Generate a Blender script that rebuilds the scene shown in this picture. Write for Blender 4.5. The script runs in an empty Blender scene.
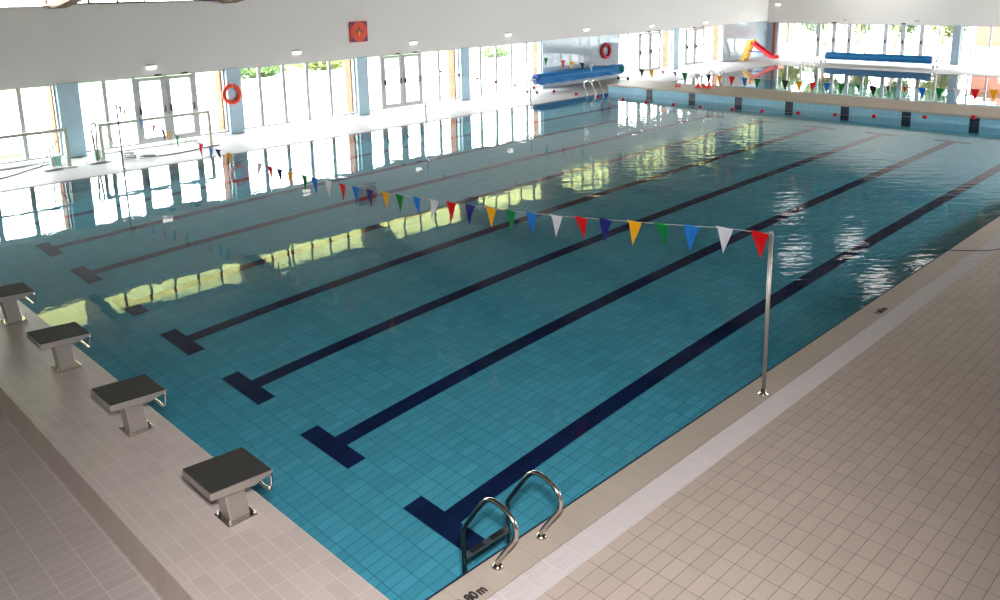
import bpy, bmesh, math, random
from mathutils import Vector, Matrix
random.seed(7)
D = bpy.data
SC = bpy.context.scene
COL = SC.collection
PI = math.pi

# ------------------------------------------------------------------ helpers
def lin(c):
    c = c / 255.0
    return c / 12.92 if c <= 0.04045 else ((c + 0.055) / 1.055) ** 2.4

def rgb(r, g, b):
    return (lin(r), lin(g), lin(b), 1.0)

class NT:
    def __init__(s, name):
        s.m = D.materials.new(name)
        s.m.use_nodes = True
        s.t = s.m.node_tree
        s.t.nodes.clear()
        s.out = s.n('ShaderNodeOutputMaterial')
    def n(s, typ, **kw):
        x = s.t.nodes.new(typ)
        for k, v in kw.items():
            setattr(x, k, v)
        return x
    def l(s, a, b):
        s.t.links.new(a, b)
    def val(s, sock, v):
        if hasattr(v, 'is_linked'):
            s.l(v, sock)
        else:
            sock.default_value = v
    def math(s, op, a, b=0.0, c=None):
        x = s.n('ShaderNodeMath', operation=op)
        s.val(x.inputs[0], a); s.val(x.inputs[1], b)
        if c is not None:
            s.val(x.inputs[2], c)
        return x.outputs[0]
    def smooth(s, v, lo, hi):
        x = s.n('ShaderNodeMapRange', interpolation_type='SMOOTHSTEP')
        s.val(x.inputs['Value'], v)
        x.inputs['From Min'].default_value = lo; x.inputs['From Max'].default_value = hi
        return x.outputs[0]
    def mixc(s, f, a, b, blend='MIX'):
        x = s.n('ShaderNodeMix', data_type='RGBA', blend_type=blend)
        s.val(x.inputs[0], f); s.val(x.inputs[6], a); s.val(x.inputs[7], b)
        return x.outputs[2]
    def noise(s, vec, scale, detail=2.0, rough=0.5):
        x = s.n('ShaderNodeTexNoise')
        x.inputs['Scale'].default_value = scale
        x.inputs['Detail'].default_value = detail
        x.inputs['Roughness'].default_value = rough
        if vec is not None:
            s.l(vec, x.inputs['Vector'])
        return x.outputs['Fac']
    def pos(s):
        return s.n('ShaderNodeNewGeometry').outputs['Position']
    def objc(s):
        return s.n('ShaderNodeTexCoord').outputs['Object']
    def sep(s, v):
        x = s.n('ShaderNodeSeparateXYZ'); s.l(v, x.inputs[0]); return x.outputs
    def comb(s, a, b, c=0.0):
        x = s.n('ShaderNodeCombineXYZ')
        s.val(x.inputs[0], a); s.val(x.inputs[1], b); s.val(x.inputs[2], c)
        return x.outputs[0]
    def fresnel(s, f0, normal=None):
        g = s.n('ShaderNodeNewGeometry')
        d = s.n('ShaderNodeVectorMath', operation='DOT_PRODUCT')
        s.l(g.outputs['Incoming'], d.inputs[0]); s.l(normal if normal is not None else g.outputs['Normal'], d.inputs[1])
        c = s.math('SUBTRACT', 1.0, s.math('MINIMUM', s.math('ABSOLUTE', d.outputs['Value']), 1.0))
        return s.math('ADD', f0, s.math('MULTIPLY', s.math('POWER', c, 5.0), 1.0 - f0))
    def principled(s, color, rough, metal=0.0, ior=1.45, normal=None):
        p = s.n('ShaderNodeBsdfPrincipled')
        s.val(p.inputs['Base Color'], color)
        s.val(p.inputs['Roughness'], rough)
        p.inputs['Metallic'].default_value = metal
        p.inputs['IOR'].default_value = ior
        if normal is not None:
            s.l(normal, p.inputs['Normal'])
        s.l(p.outputs[0], s.out.inputs[0])
        return p
    def bump(s, h, strength, dist):
        b = s.n('ShaderNodeBump')
        b.inputs['Strength'].default_value = strength
        b.inputs['Distance'].default_value = dist
        s.l(h, b.inputs['Height'])
        return b.outputs[0]

def plain(name, col, rough=0.5, metal=0.0, var=0.08, nscale=6.0, bump=0.0):
    m = NT(name)
    o = m.objc()
    f = m.noise(o, nscale, 4.0)
    d = tuple(c * (1 - var) for c in col[:3]) + (1,)
    u = tuple(min(1, c * (1 + var)) for c in col[:3]) + (1,)
    c = m.mixc(f, d, u)
    nm = m.bump(m.noise(o, nscale * 12, 2.0), bump, 0.002) if bump else None
    m.principled(c, rough, metal, normal=nm)
    return m.m

def tiles(name, col, grout, a, b, su, sv, ou=0.0, ov=0.0, mortar=0.004, rough=0.35, var=0.05, bump=0.25, ior=1.45, dirt=0.1):
    """rectangular tiles: a, b = which world axes (0,1,2) run along the tile; su, sv sizes"""
    m = NT(name)
    s = m.sep(m.pos())
    v = m.comb(m.math('ADD', s[a], ou), m.math('ADD', s[b], ov))
    t = m.n('ShaderNodeTexBrick')
    t.offset = 0.0; t.squash = 1.0
    m.l(v, t.inputs['Vector'])
    t.inputs['Color1'].default_value = tuple(c * (1 - var) for c in col[:3]) + (1,)
    t.inputs['Color2'].default_value = tuple(min(1, c * (1 + var)) for c in col[:3]) + (1,)
    t.inputs['Mortar'].default_value = grout
    t.inputs['Scale'].default_value = 1.0
    t.inputs['Mortar Size'].default_value = mortar
    t.inputs['Mortar Smooth'].default_value = 0.15
    t.inputs['Bias'].default_value = 0.0
    t.inputs['Brick Width'].default_value = su
    t.inputs['Row Height'].default_value = sv
    f = m.noise(m.pos(), 0.9, 5.0, 0.6)
    k = m.smooth(f, 0.35, 0.7)
    c = m.mixc(m.math('MULTIPLY', k, dirt), t.outputs['Color'], tuple(x * 0.7 for x in col[:3]) + (1,))
    h = m.math('SUBTRACT', 1.0, t.outputs['Fac'])
    m.principled(c, rough, 0.0, ior, m.bump(h, bump, 0.003))
    return m.m

def box(bm, x0, x1, y0, y1, z0, z1, mi=0):
    r = bmesh.ops.create_cube(bm, size=1.0, matrix=Matrix.Translation(((x0+x1)/2, (y0+y1)/2, (z0+z1)/2)) @ Matrix.Diagonal((abs(x1-x0), abs(y1-y0), abs(z1-z0), 1)))
    fs = set()
    for v in r['verts']:
        for f in v.link_faces:
            fs.add(f)
    for f in fs:
        f.material_index = mi
    return r['verts']

def tube(bm, pts, r, seg=8, closed=False, mi=0, flat=None):
    pts = [Vector(p) for p in pts]
    n = len(pts)
    rr = r if isinstance(r, (list, tuple)) else [r] * n
    rings = []
    up = None
    for i, p in enumerate(pts):
        if closed:
            t = (pts[(i+1) % n] - pts[i-1]).normalized()
        else:
            t = (pts[min(i+1, n-1)] - pts[max(i-1, 0)]).normalized()
        if up is None:
            a = Vector((0, 0, 1)) if abs(t.z) < 0.9 else Vector((1, 0, 0))
            up = (a - t * a.dot(t)).normalized()
        else:
            up = (up - t * up.dot(t)).normalized()
        sd = t.cross(up)
        rings.append([bm.verts.new(p + rr[i] * (math.cos(2*PI*k/seg) * sd + math.sin(2*PI*k/seg) * up)) for k in range(seg)])
    for i in range(n if closed else n - 1):
        A, B = rings[i], rings[(i+1) % n]
        for k in range(seg):
            f = bm.faces.new((A[k], A[(k+1) % seg], B[(k+1) % seg], B[k])); f.smooth = True; f.material_index = mi
    if not closed:
        f = bm.faces.new(rings[0][::-1]); f.material_index = mi
        f = bm.faces.new(rings[-1]); f.material_index = mi

def lathe(bm, prof, seg=24, c=(0, 0, 0), axis='z', mi=0, smooth=True):
    rings = []
    for r, h in prof:
        ring = []
        for k in range(seg):
            a = 2*PI*k/seg
            x, y = r*math.cos(a), r*math.sin(a)
            p = (x, y, h) if axis == 'z' else ((h, x, y) if axis == 'x' else (y, h, x))
            ring.append(bm.verts.new((p[0]+c[0], p[1]+c[1], p[2]+c[2])))
        rings.append(ring)
    for i in range(len(rings)-1):
        for k in range(seg):
            f = bm.faces.new((rings[i][k], rings[i][(k+1) % seg], rings[i+1][(k+1) % seg], rings[i+1][k]))
            f.smooth = smooth; f.material_index = mi
    f = bm.faces.new(rings[0][::-1]); f.material_index = mi
    f = bm.faces.new(rings[-1]); f.material_index = mi

def smoothpath(pts, sub=6):
    P = [Vector(p) for p in pts]
    out = []
    for i in range(len(P)-1):
        p0, p1, p2, p3 = P[max(i-1, 0)], P[i], P[i+1], P[min(i+2, len(P)-1)]
        for j in range(sub):
            t = j / sub
            out.append(0.5*((2*p1) + (-p0+p2)*t + (2*p0-5*p1+4*p2-p3)*t*t + (-p0+3*p1-3*p2+p3)*t**3))
    out.append(P[-1])
    return out

def extrude_poly(bm, poly, z0, z1, axis='z', mi=0):
    """poly: 2D outline; extruded along axis"""
    def pt(u, v, w):
        return (u, v, w) if axis == 'z' else ((w, u, v) if axis == 'x' else (u, w, v))
    A = [bm.verts.new(pt(u, v, z0)) for u, v in poly]
    B = [bm.verts.new(pt(u, v, z1)) for u, v in poly]
    n = len(poly)
    fs = [bm.faces.new(A[::-1]), bm.faces.new(B)]
    for i in range(n):
        fs.append(bm.faces.new((A[i], A[(i+1) % n], B[(i+1) % n], B[i])))
    for f in fs:
        f.material_index = mi

def obj(name, bm, mats, parent=None, loc=(0, 0, 0), bevel=0.0, kind=None, recalc=True):
    if recalc:
        bmesh.ops.recalc_face_normals(bm, faces=bm.faces)
    me = D.meshes.new(name)
    bm.to_mesh(me); bm.free()
    for m in (mats if isinstance(mats, (list, tuple)) else [mats]):
        me.materials.append(m)
    o = D.objects.new(name, me)
    COL.objects.link(o)
    o.location = loc
    if parent is not None:
        o.parent = parent
    if bevel:
        b = o.modifiers.new('bevel', 'BEVEL'); b.width = bevel; b.segments = 2; b.limit_method = 'ANGLE'
    if kind:
        o['kind'] = kind
    return o

def tag(o, label, cat, group=None):
    o['label'] = label; o['category'] = cat
    if group:
        o['group'] = group
    return o

def thing(name, label, cat, loc=(0, 0, 0), rz=0.0, group=None):
    o = D.objects.new(name, None)
    COL.objects.link(o)
    o.location = loc; o.rotation_euler = (0, 0, rz)
    o.empty_display_size = 0.2
    return tag(o, label, cat, group)

def copy_tree(o, parent=None):
    c = o.copy(); COL.objects.link(c)
    if parent is not None:
        c.parent = parent
    for ch in list(o.children):
        copy_tree(ch, c)
    return c

NB = bmesh.new

# ------------------------------------------------------------------ materials
M = {}
M['deck'] = tiles('deck_tile', (0.50, 0.425, 0.375, 1), (0.17, 0.14, 0.12, 1), 0, 1, 0.254, 0.125, 0.18, 0.59, 0.0028, 0.42, 0.05)
M['coping'] = tiles('coping_tile', (0.47, 0.415, 0.355, 1), (0.33, 0.29, 0.25, 1), 0, 1, 0.254, 0.33, 0.18, 0.0, 0.0025, 0.45, 0.03, dirt=0.25)
M['start'] = tiles('platform_tile', (0.455, 0.40, 0.375, 1), (0.57, 0.515, 0.485, 1), 0, 1, 0.125, 0.25, 0.005, -0.05, 0.003, 0.4, 0.05)
M['start_side'] = tiles('platform_riser_tile', (0.47, 0.405, 0.37, 1), (0.56, 0.5, 0.47, 1), 1, 2, 0.25, 0.33, -0.05, 0.0, 0.003, 0.4, 0.04)
M['lowfloor'] = tiles('low_floor_tile', (0.39, 0.35, 0.33, 1), (0.58, 0.53, 0.50, 1), 0, 1, 0.25, 0.1215, 0.97, 0.0, 0.003, 0.4, 0.04)
M['leftdeck'] = tiles('left_deck_tile', (0.36, 0.335, 0.335, 1), (0.31, 0.285, 0.28, 1), 0, 1, 0.25, 0.125, 0.0, 0.03, 0.003, 0.6, 0.03, ior=1.25)
M['bulk'] = tiles('walkway_tile', (0.42, 0.35, 0.285, 1), (0.35, 0.29, 0.245, 1), 0, 1, 0.25, 0.125, 0.0, 0.0, 0.003, 0.5, 0.03)
M['poolface'] = tiles('pool_face_tile', rgb(140, 186, 208), rgb(118, 160, 182), 1, 2, 0.25, 0.125, 0, 0, 0.004, 0.25, 0.04)
M['walltileY'] = tiles('wall_tile_blue', rgb(156, 172, 182), rgb(138, 155, 166), 0, 2, 0.25, 0.25, 0, 0, 0.003, 0.025, 0.03, bump=0.012, ior=1.6, dirt=0.03)
M['walltileX'] = tiles('wall_tile_blue_end', rgb(156, 172, 182), rgb(138, 155, 166), 1, 2, 0.25, 0.25, 0, 0, 0.003, 0.08, 0.03, bump=0.04, ior=1.6, dirt=0.03)
M['pillartile'] = tiles('pillar_tile_blue', rgb(170, 198, 214), rgb(152, 180, 198), 0, 2, 0.25, 0.25, 0, 0, 0.003, 0.25, 0.03, bump=0.04, dirt=0.03)
M['floorblue'] = tiles('pool_floor_tile', (0.10, 0.425, 0.56, 1), (0.05, 0.28, 0.40, 1), 0, 1, 0.25, 0.125, 0, 0, 0.006, 0.6, 0.10, bump=0.0, dirt=0.25, ior=1.04)
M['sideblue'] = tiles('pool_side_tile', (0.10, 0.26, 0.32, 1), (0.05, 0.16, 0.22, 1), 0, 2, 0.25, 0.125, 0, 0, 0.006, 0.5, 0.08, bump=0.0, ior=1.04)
M['navy'] = tiles('lane_mark_tile', (0.010, 0.020, 0.075, 1), (0.02, 0.03, 0.08, 1), 0, 1, 0.25, 0.125, 0, 0, 0.004, 0.5, 0.2, bump=0.0, ior=1.04)
M['navyX'] = tiles('target_mark_tile', (0.006, 0.010, 0.028, 1), (0.05, 0.07, 0.11, 1), 1, 2, 0.125, 0.125, 0, 0, 0.005, 0.4, 0.2, bump=0.0)
M['white'] = plain('white_wall_paint', (0.74, 0.72, 0.70, 1), 0.75, 0, 0.02, 0.5, 0.05)
M['ceil'] = plain('ceiling_board', (0.24, 0.205, 0.16, 1), 0.8, 0, 0.1, 0.8)
M['frame'] = plain('white_window_frame', (0.50, 0.51, 0.51, 1), 0.5, 0, 0.02)
M['dframe'] = plain('grey_window_frame', (0.45, 0.46, 0.47, 1), 0.45, 0, 0.03)
M['steel'] = plain('brushed_steel', (0.56, 0.53, 0.49, 1), 0.28, 1.0, 0.06, 14, 0.1)
M['polished'] = plain('polished_steel', (0.62, 0.58, 0.53, 1), 0.16, 1.0, 0.04, 10)
M['dull'] = plain('dull_steel', (0.50, 0.47, 0.44, 1), 0.42, 0.85, 0.06, 14, 0.1)
M['tread'] = plain('black_anti_slip_tread', (0.020, 0.019, 0.017, 1), 0.8, 0, 0.3, 22, 0.6)
M['black'] = plain('black_plastic', (0.02, 0.02, 0.022, 1), 0.5)
M['dark'] = plain('dark_rubber', (0.035, 0.035, 0.04, 1), 0.6)
M['grate'] = plain('white_grate_plastic', (0.62, 0.585, 0.585, 1), 0.5, 0, 0.04, 3)
M['channel'] = plain('gutter_channel_grey', (0.34, 0.31, 0.30, 1), 0.7)
M['rim'] = plain('navy_edge_strip', (0.012, 0.02, 0.05, 1), 0.5)
M['polegrey'] = plain('grey_painted_pole', (0.16, 0.16, 0.16, 1), 0.5)
M['rope'] = plain('pale_rope', (0.55, 0.55, 0.55, 1), 0.7)
M['wood'] = plain('laminated_timber', (0.16, 0.075, 0.035, 1), 0.55, 0, 0.25, 3)
M['soffit'] = plain('yellow_pine_soffit', (0.66, 0.66, 0.24, 1), 0.7, 0, 0.1, 2)
M['orange'] = plain('orange_ring_plastic', rgb(225, 70, 35), 0.45)
M['redring'] = plain('crimson_ring_plastic', rgb(178, 30, 45), 0.45)
M['clockred'] = plain('clock_face_orange', rgb(222, 62, 30), 0.5, 0, 0.04)
M['clockdark'] = plain('clock_plate_violet_grey', rgb(70, 58, 84), 0.5, 0, 0.05)
M['yellowhand'] = plain('clock_hand_yellow', rgb(230, 190, 40), 0.5)
M['cover'] = plain('blue_pool_cover', rgb(12, 104, 165), 0.5, 0, 0.12, 2.5, 0.2)
M['coverend'] = plain('cover_roll_end', rgb(34, 58, 130), 0.5, 0, 0.3, 14)
M['goalstep'] = plain('dark_step_plastic', (0.07, 0.08, 0.085, 1), 0.5)
M['goal'] = plain('goal_tube', rgb(188, 190, 178), 0.45, 0.2, 0.06)
M['teal'] = plain('goal_float_aqua', rgb(150, 215, 205), 0.5)
M['leafcord'] = plain('net_cord_green', rgb(150, 165, 110), 0.7)
M['hose'] = plain('hose_grey_brown', rgb(122, 116, 108), 0.55)
M['cordblue'] = plain('blue_violet_cord', rgb(70, 66, 120), 0.6)
M['redfloat'] = plain('red_float', rgb(196, 14, 36), 0.4)
M['cone'] = plain('cone_red_orange', rgb(240, 70, 50), 0.45)
M['slidered'] = plain('slide_red', rgb(226, 28, 44), 0.35)
M['slideyellow'] = plain('slide_yellow', rgb(250, 190, 40), 0.4)
M['slideblue'] = plain('slide_blue_bar', rgb(60, 80, 170), 0.4)
M['ink'] = plain('black_marker_paint', (0.03, 0.025, 0.025, 1), 0.6)
M['paving'] = plain('pale_paving', (0.62, 0.60, 0.56, 1), 0.9, 0, 0.1, 0.6)
M['lawn'] = plain('lawn_green', (0.16, 0.26, 0.06, 1), 0.95, 0, 0.4, 2.0)
M['leaf'] = plain('leaf_green', (0.07, 0.12, 0.025, 1), 0.7, 0, 0.45, 3.0)
M['leafy'] = plain('leaf_yellow_green', (0.13, 0.15, 0.03, 1), 0.7, 0, 0.45, 3.0)
M['bark'] = plain('bark', (0.14, 0.09, 0.06, 1), 0.9, 0, 0.3, 5)
M['house'] = plain('salmon_render', (0.22, 0.085, 0.055, 1), 0.9, 0, 0.08, 0.7)
M['flag_red'] = plain('pennant_red', rgb(226, 26, 34), 0.6, 0, 0.06)
M['flag_white'] = plain('pennant_white', rgb(225, 225, 232), 0.6, 0, 0.03)
M['flag_sky'] = plain('pennant_light_blue', rgb(40, 140, 215), 0.6, 0, 0.06)
M['flag_green'] = plain('pennant_green', rgb(20, 150, 84), 0.6, 0, 0.06)
M['flag_yellow'] = plain('pennant_yellow', rgb(244, 190, 28), 0.6, 0, 0.06)
M['flag_navy'] = plain('pennant_dark_blue', rgb(36, 44, 140), 0.6, 0, 0.06)
M['flag_dark'] = plain('pennant_dark_grey', rgb(62, 66, 72), 0.6, 0, 0.06)

def brick_mat():
    m = NT('orange_brick')
    s = m.sep(m.pos())
    v = m.comb(m.math('ADD', s[0], s[1]), s[2])
    t = m.n('ShaderNodeTexBrick')
    m.l(v, t.inputs['Vector'])
    t.inputs['Color1'].default_value = (0.20, 0.062, 0.026, 1)
    t.inputs['Color2'].default_value = (0.25, 0.09, 0.042, 1)
    t.inputs['Mortar'].default_value = (0.22, 0.14, 0.10, 1)
    t.inputs['Scale'].default_value = 1.0
    t.inputs['Mortar Size'].default_value = 0.008
    t.inputs['Brick Width'].default_value = 0.24
    t.inputs['Row Height'].default_value = 0.07
    m.principled(t.outputs['Color'], 0.85)
    return m.m
M['brick'] = brick_mat()

def emit_mat(name, col, s):
    m = NT(name)
    e = m.n('ShaderNodeEmission')
    e.inputs[0].default_value = col; e.inputs[1].default_value = s
    m.l(e.outputs[0], m.out.inputs[0])
    return m.m
M['glow'] = emit_mat('lamp_diffuser', (1, 0.95, 0.86, 1), 3.5)
M['panelglow'] = emit_mat('ceiling_lamp_diffuser', (1, 0.97, 0.92, 1), 3.6)

def glass_mat():
    m = NT('window_glass')
    tr = m.n('ShaderNodeBsdfTransparent'); tr.inputs[0].default_value = (0.96, 0.98, 0.97, 1)
    gl = m.n('ShaderNodeBsdfGlossy'); gl.inputs['Roughness'].default_value = 0.02
    mx = m.n('ShaderNodeMixShader')
    m.l(m.math('MULTIPLY', m.fresnel(0.03), 0.6), mx.inputs[0]); m.l(tr.outputs[0], mx.inputs[1]); m.l(gl.outputs[0], mx.inputs[2])
    m.l(mx.outputs[0], m.out.inputs[0])
    return m.m
M['glass'] = glass_mat()

def water_mat(name, ripple, tint):
    m = NT(name)
    p = m.pos()
    s = m.sep(p)
    # slow swell everywhere, short wind ripples in a patch towards the far right
    swell = m.noise(p, 1.1, 1.0)
    fine = m.noise(p, 4.5, 2.0)
    u = m.math('ADD', m.math('MULTIPLY', s[0], 0.70), m.math('MULTIPLY', s[1], 0.714))
    v = m.math('SUBTRACT', m.math('MULTIPLY', s[1], 0.70), m.math('MULTIPLY', s[0], 0.714))
    rip = m.noise(m.comb(m.math('MULTIPLY', u, 5.5), m.math('MULTIPLY', v, 1.5)), 1.0, 2.0, 0.5)
    # patch: distance from the line through (11,1.5) and (24,15)
    d = m.math('SUBTRACT', m.math('MULTIPLY', s[0], 0.72), m.math('MULTIPLY', s[1], 0.69))   # across the band
    a = m.smooth(d, 0.5, 5.0)
    warp = m.noise(p, 0.35, 2.0)
    b = m.smooth(m.math('ADD', s[0], m.math('MULTIPLY', warp, 6.0)), 8.0, 12.5)
    c = m.math('SUBTRACT', 1.0, m.smooth(s[0], 21.0, 25.0))
    mask = m.math('MULTIPLY', m.math('MULTIPLY', a, b), c)
    h = m.math('ADD', m.math('MULTIPLY', swell, 0.0046), m.math('MULTIPLY', fine, 0.0008))
    h = m.math('ADD', h, m.math('MULTIPLY', m.math('MULTIPLY', rip, mask), 0.0058 * ripple))
    bp = m.n('ShaderNodeBump'); bp.inputs['Strength'].default_value = 1.0; bp.inputs['Distance'].default_value = 1.0
    m.l(h, bp.inputs['Height'])
    tr = m.n('ShaderNodeBsdfTransparent'); tr.inputs[0].default_value = tint
    gl = m.n('ShaderNodeBsdfGlossy'); gl.inputs['Roughness'].default_value = 0.0
    m.l(bp.outputs[0], gl.inputs['Normal'])
    mx = m.n('ShaderNodeMixShader')
    m.l(m.fresnel(0.02, bp.outputs[0]), mx.inputs[0]); m.l(tr.outputs[0], mx.inputs[1]); m.l(gl.outputs[0], mx.inputs[2])
    m.l(mx.outputs[0], m.out.inputs[0])
    return m.m
M['water'] = water_mat('pool_water', 1.0, (0.86, 0.95, 0.97, 1))
M['kidswater'] = water_mat('small_pool_water', 0.0, (0.86, 0.95, 0.97, 1))

# ------------------------------------------------------------------ dimensions
L = 25.0; W = 17.53; HP = 0.33          # pool, raised end height
YW = 20.62; XF = 44.3; ZH = 2.08; ZC = 4.19
X0 = -9.0; Y0 = -9.0
XP, BS = 4.50, 4.974                    # wall pillars
WZ = -0.014                              # water level
LY = [1.505 + 1.989 * i for i in range(8)]
px = [XP + BS * k for k in range(9)]

# ------------------------------------------------------------------ floors and pool basin
def slab(name, x0, x1, y0, y1, z0, z1, mats, side=0, kind='structure'):
    bm = NB(); box(bm, x0, x1, y0, y1, z0, z1)
    if side:
        for f in bm.faces:
            if abs(f.normal.z) < 0.5:
                f.material_index = 1
    return obj(name, bm, mats, kind=kind)

slab('floor_right_deck', -0.95, L, Y0, -0.60, -1.3, 0.0, M['deck'])
slab('floor_right_coping', 0.0, L, -0.33, -0.025, -1.3, 0.0, M['coping'])
slab('floor_gutter_channel', 0.0, L, -0.60, -0.33, -1.3, -0.03, M['channel'])
slab('trim_pool_edge_right', 0.0, L, -0.025, 0.0, -1.3, -0.004, M['rim'])
slab('floor_start_left', X0, -0.95, Y0, YW, -1.3, 0.0, M['lowfloor'])
bm = NB(); box(bm, -0.95, 0.0, -0.6, W + 0.2, -1.3, HP)
for f in bm.faces:
    f.normal_update()
    if abs(f.normal.z) < 0.5: f.material_index = 1
obj('floor_start_platform', bm, [M['start'], M['start_side']], kind='structure')
slab('floor_left_deck', -0.95, XF, W, YW, -1.3, 0.0, M['leftdeck'])
slab('trim_pool_edge_left', 0.021, L - 0.013, W - 0.05, W, -0.06, -0.003, M['leftdeck'])
slab('floor_far_deck', 39.5, XF, Y0, W, -1.3, 0.0, M['leftdeck'])
slab('floor_far_right_deck', L, 39.5, Y0, -2.0, -1.3, 0.0, M['deck'])

# grating: real slats, with a seam each quarter metre
bm = NB()
x = 0.0
while x < 24.9:
    box(bm, x + 0.002, x + 0.0150, -0.597, -0.333, -0.022, -0.003)
    x += 0.0212
for y in (-0.55, -0.465, -0.38):
    box(bm, 0.0, 24.9, y - 0.006, y + 0.006, -0.026, -0.006)
x = 0.08
while x < 24.9:
    box(bm, x, x + 0.02, -0.597, -0.333, -0.026, -0.002); x += 0.254
tag(obj('gutter_grate', bm, M['grate']), 'long white plastic gutter grating running beside the right pool edge', 'grating')

# pool floor: apparent depth through the water, its refraction built into the shape
def depth(x, y):
    i = max(-0.7, min(8.0, (y - LY[0]) / 1.989))
    A = 0.64 - 0.06 * i
    return 0.20 + A * math.exp(-(x - 1.9) / 6.0)
bm = NB()
def strip(x0, x1, y0, y1, mi, dz, nx, ny):
    g = [[bm.verts.new((x0 + (x1-x0)*i/nx, y0 + (y1-y0)*j/ny, -depth(x0 + (x1-x0)*i/nx, y0 + (y1-y0)*j/ny) + dz)) for j in range(ny+1)] for i in range(nx+1)]
    for i in range(nx):
        for j in range(ny):
            f = bm.faces.new((g[i][j], g[i+1][j], g[i+1][j+1], g[i][j+1])); f.material_index = mi
strip(0, L, 0, W, 0, 0, 50, 36)
for y in LY:
    strip(2.0, L - 2.0, y - 0.125, y + 0.125, 1, 0.004, 42, 1)
    strip(1.75, 2.0, y - 0.5, y + 0.5, 1, 0.004, 1, 4)
    strip(L - 2.0, L - 1.75, y - 0.5, y + 0.5, 1, 0.004, 1, 4)
obj('floor_pool', bm, [M['floorblue'], M['navy']], kind='structure', recalc=False)
# side linings under the water
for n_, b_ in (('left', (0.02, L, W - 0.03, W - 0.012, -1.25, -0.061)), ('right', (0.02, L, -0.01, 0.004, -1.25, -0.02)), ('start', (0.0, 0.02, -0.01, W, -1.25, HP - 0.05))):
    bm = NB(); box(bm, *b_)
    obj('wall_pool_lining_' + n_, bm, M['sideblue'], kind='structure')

# bulkhead between the pools, face tiled pale blue with dark targets
bm = NB(); box(bm, L, 27.1, -2.0, W - 0.02, -1.3, HP - 0.07); 
bmesh.ops.recalc_face_normals(bm, faces=bm.faces)
obj('wall_pool_far', bm, M['poolface'], kind='structure')
bm = NB(); box(bm, L - 0.05, 27.15, -2.0, W, HP - 0.07, HP)
obj('floor_walkway', bm, M['bulk'], kind='structure', bevel=0.015)
for i, y in enumerate(LY):
    bm = NB(); box(bm, L - 0.012, L + 0.01, y - 0.14, y + 0.14, -1.0, HP - 0.072)
    obj('trim_lane_target_%d' % (i+1), bm, M['navyX'], kind='structure')
# small pool
bm = NB(); box(bm, 27.1, 39.5, -2.0, W, -1.3, -0.75)
obj('floor_small_pool', bm, M['floorblue'], kind='structure')
def water(name, x0, x1, y0, y1, mat, label):
    bm = NB()
    vs = [bm.verts.new(p) for p in ((x0, y0, 0), (x1, y0, 0), (x1, y1, 0), (x0, y1, 0))]
    bm.faces.new(vs)
    o = obj(name, bm, mat, loc=(0, 0, WZ), recalc=False)
    o['kind'] = 'stuff'
    tag(o, label, 'water')
water('pool_water', 0.021, L - 0.013, 0.005, W - 0.051, M['water'], 'blue green water of the large lane pool')
water('pool_water', 27.105, 39.495, -1.99, W - 0.005, M['kidswater'], 'water of the small pool beyond the walkway')

# ------------------------------------------------------------------ walls
def wall_mesh(name, boxes, mats):
    bm = NB()
    for b in boxes:
        box(bm, *b[:6], mi=b[6] if len(b) > 6 else 0)
    return obj(name, bm, mats, kind='structure')
TH = 0.30
# left wall: white band over the windows, blue tiled panels between them, clerestory above the band
bx = [(X0, XF + TH, YW, YW + TH, ZH, ZC)]
bx += [(X0, -0.45, YW, YW + TH, 0, ZH, 1)]
bx += [(px[4] - 0.06, 29.80, YW, YW + TH, 0, ZH, 1), (px[7] - 0.03, XF, YW, YW + TH, 0, ZH, 1)]
bx += [(X0, XF + TH, YW, YW + TH, 4.98, 5.4)]
wall_mesh('wall_left', bx, [M['white'], M['walltileY']])
pil = [(-0.45, 0.12)] + [(px[k] + 0.05, px[k] + 0.62 - (0.1 if k > 0 else 0)) for k in range(4)] + [(34.35, 34.85)]
for i, (a, b) in enumerate(pil):
    bm = NB(); box(bm, a, b, YW - 0.06, YW + TH, 0, ZH)
    obj('trim_pillar_%d' % (i+1), bm, M['pillartile'], kind='structure', bevel=0.01)
# brick piers outside, at the right end of each bay
for i, a in enumerate([px[0] - 0.05, px[1] - 0.05, px[2] - 0.05, px[3] - 0.05, px[4] - 0.05, 34.3, px[7] - 0.05]):
    a += 0.05; bm = NB(); box(bm, a, a + 0.5, YW + TH + 0.002, YW + 0.66, -0.1, 4.1)
    obj('wall_brick_pier_%d' % (i+1), bm, M['brick'], kind='structure')

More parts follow.
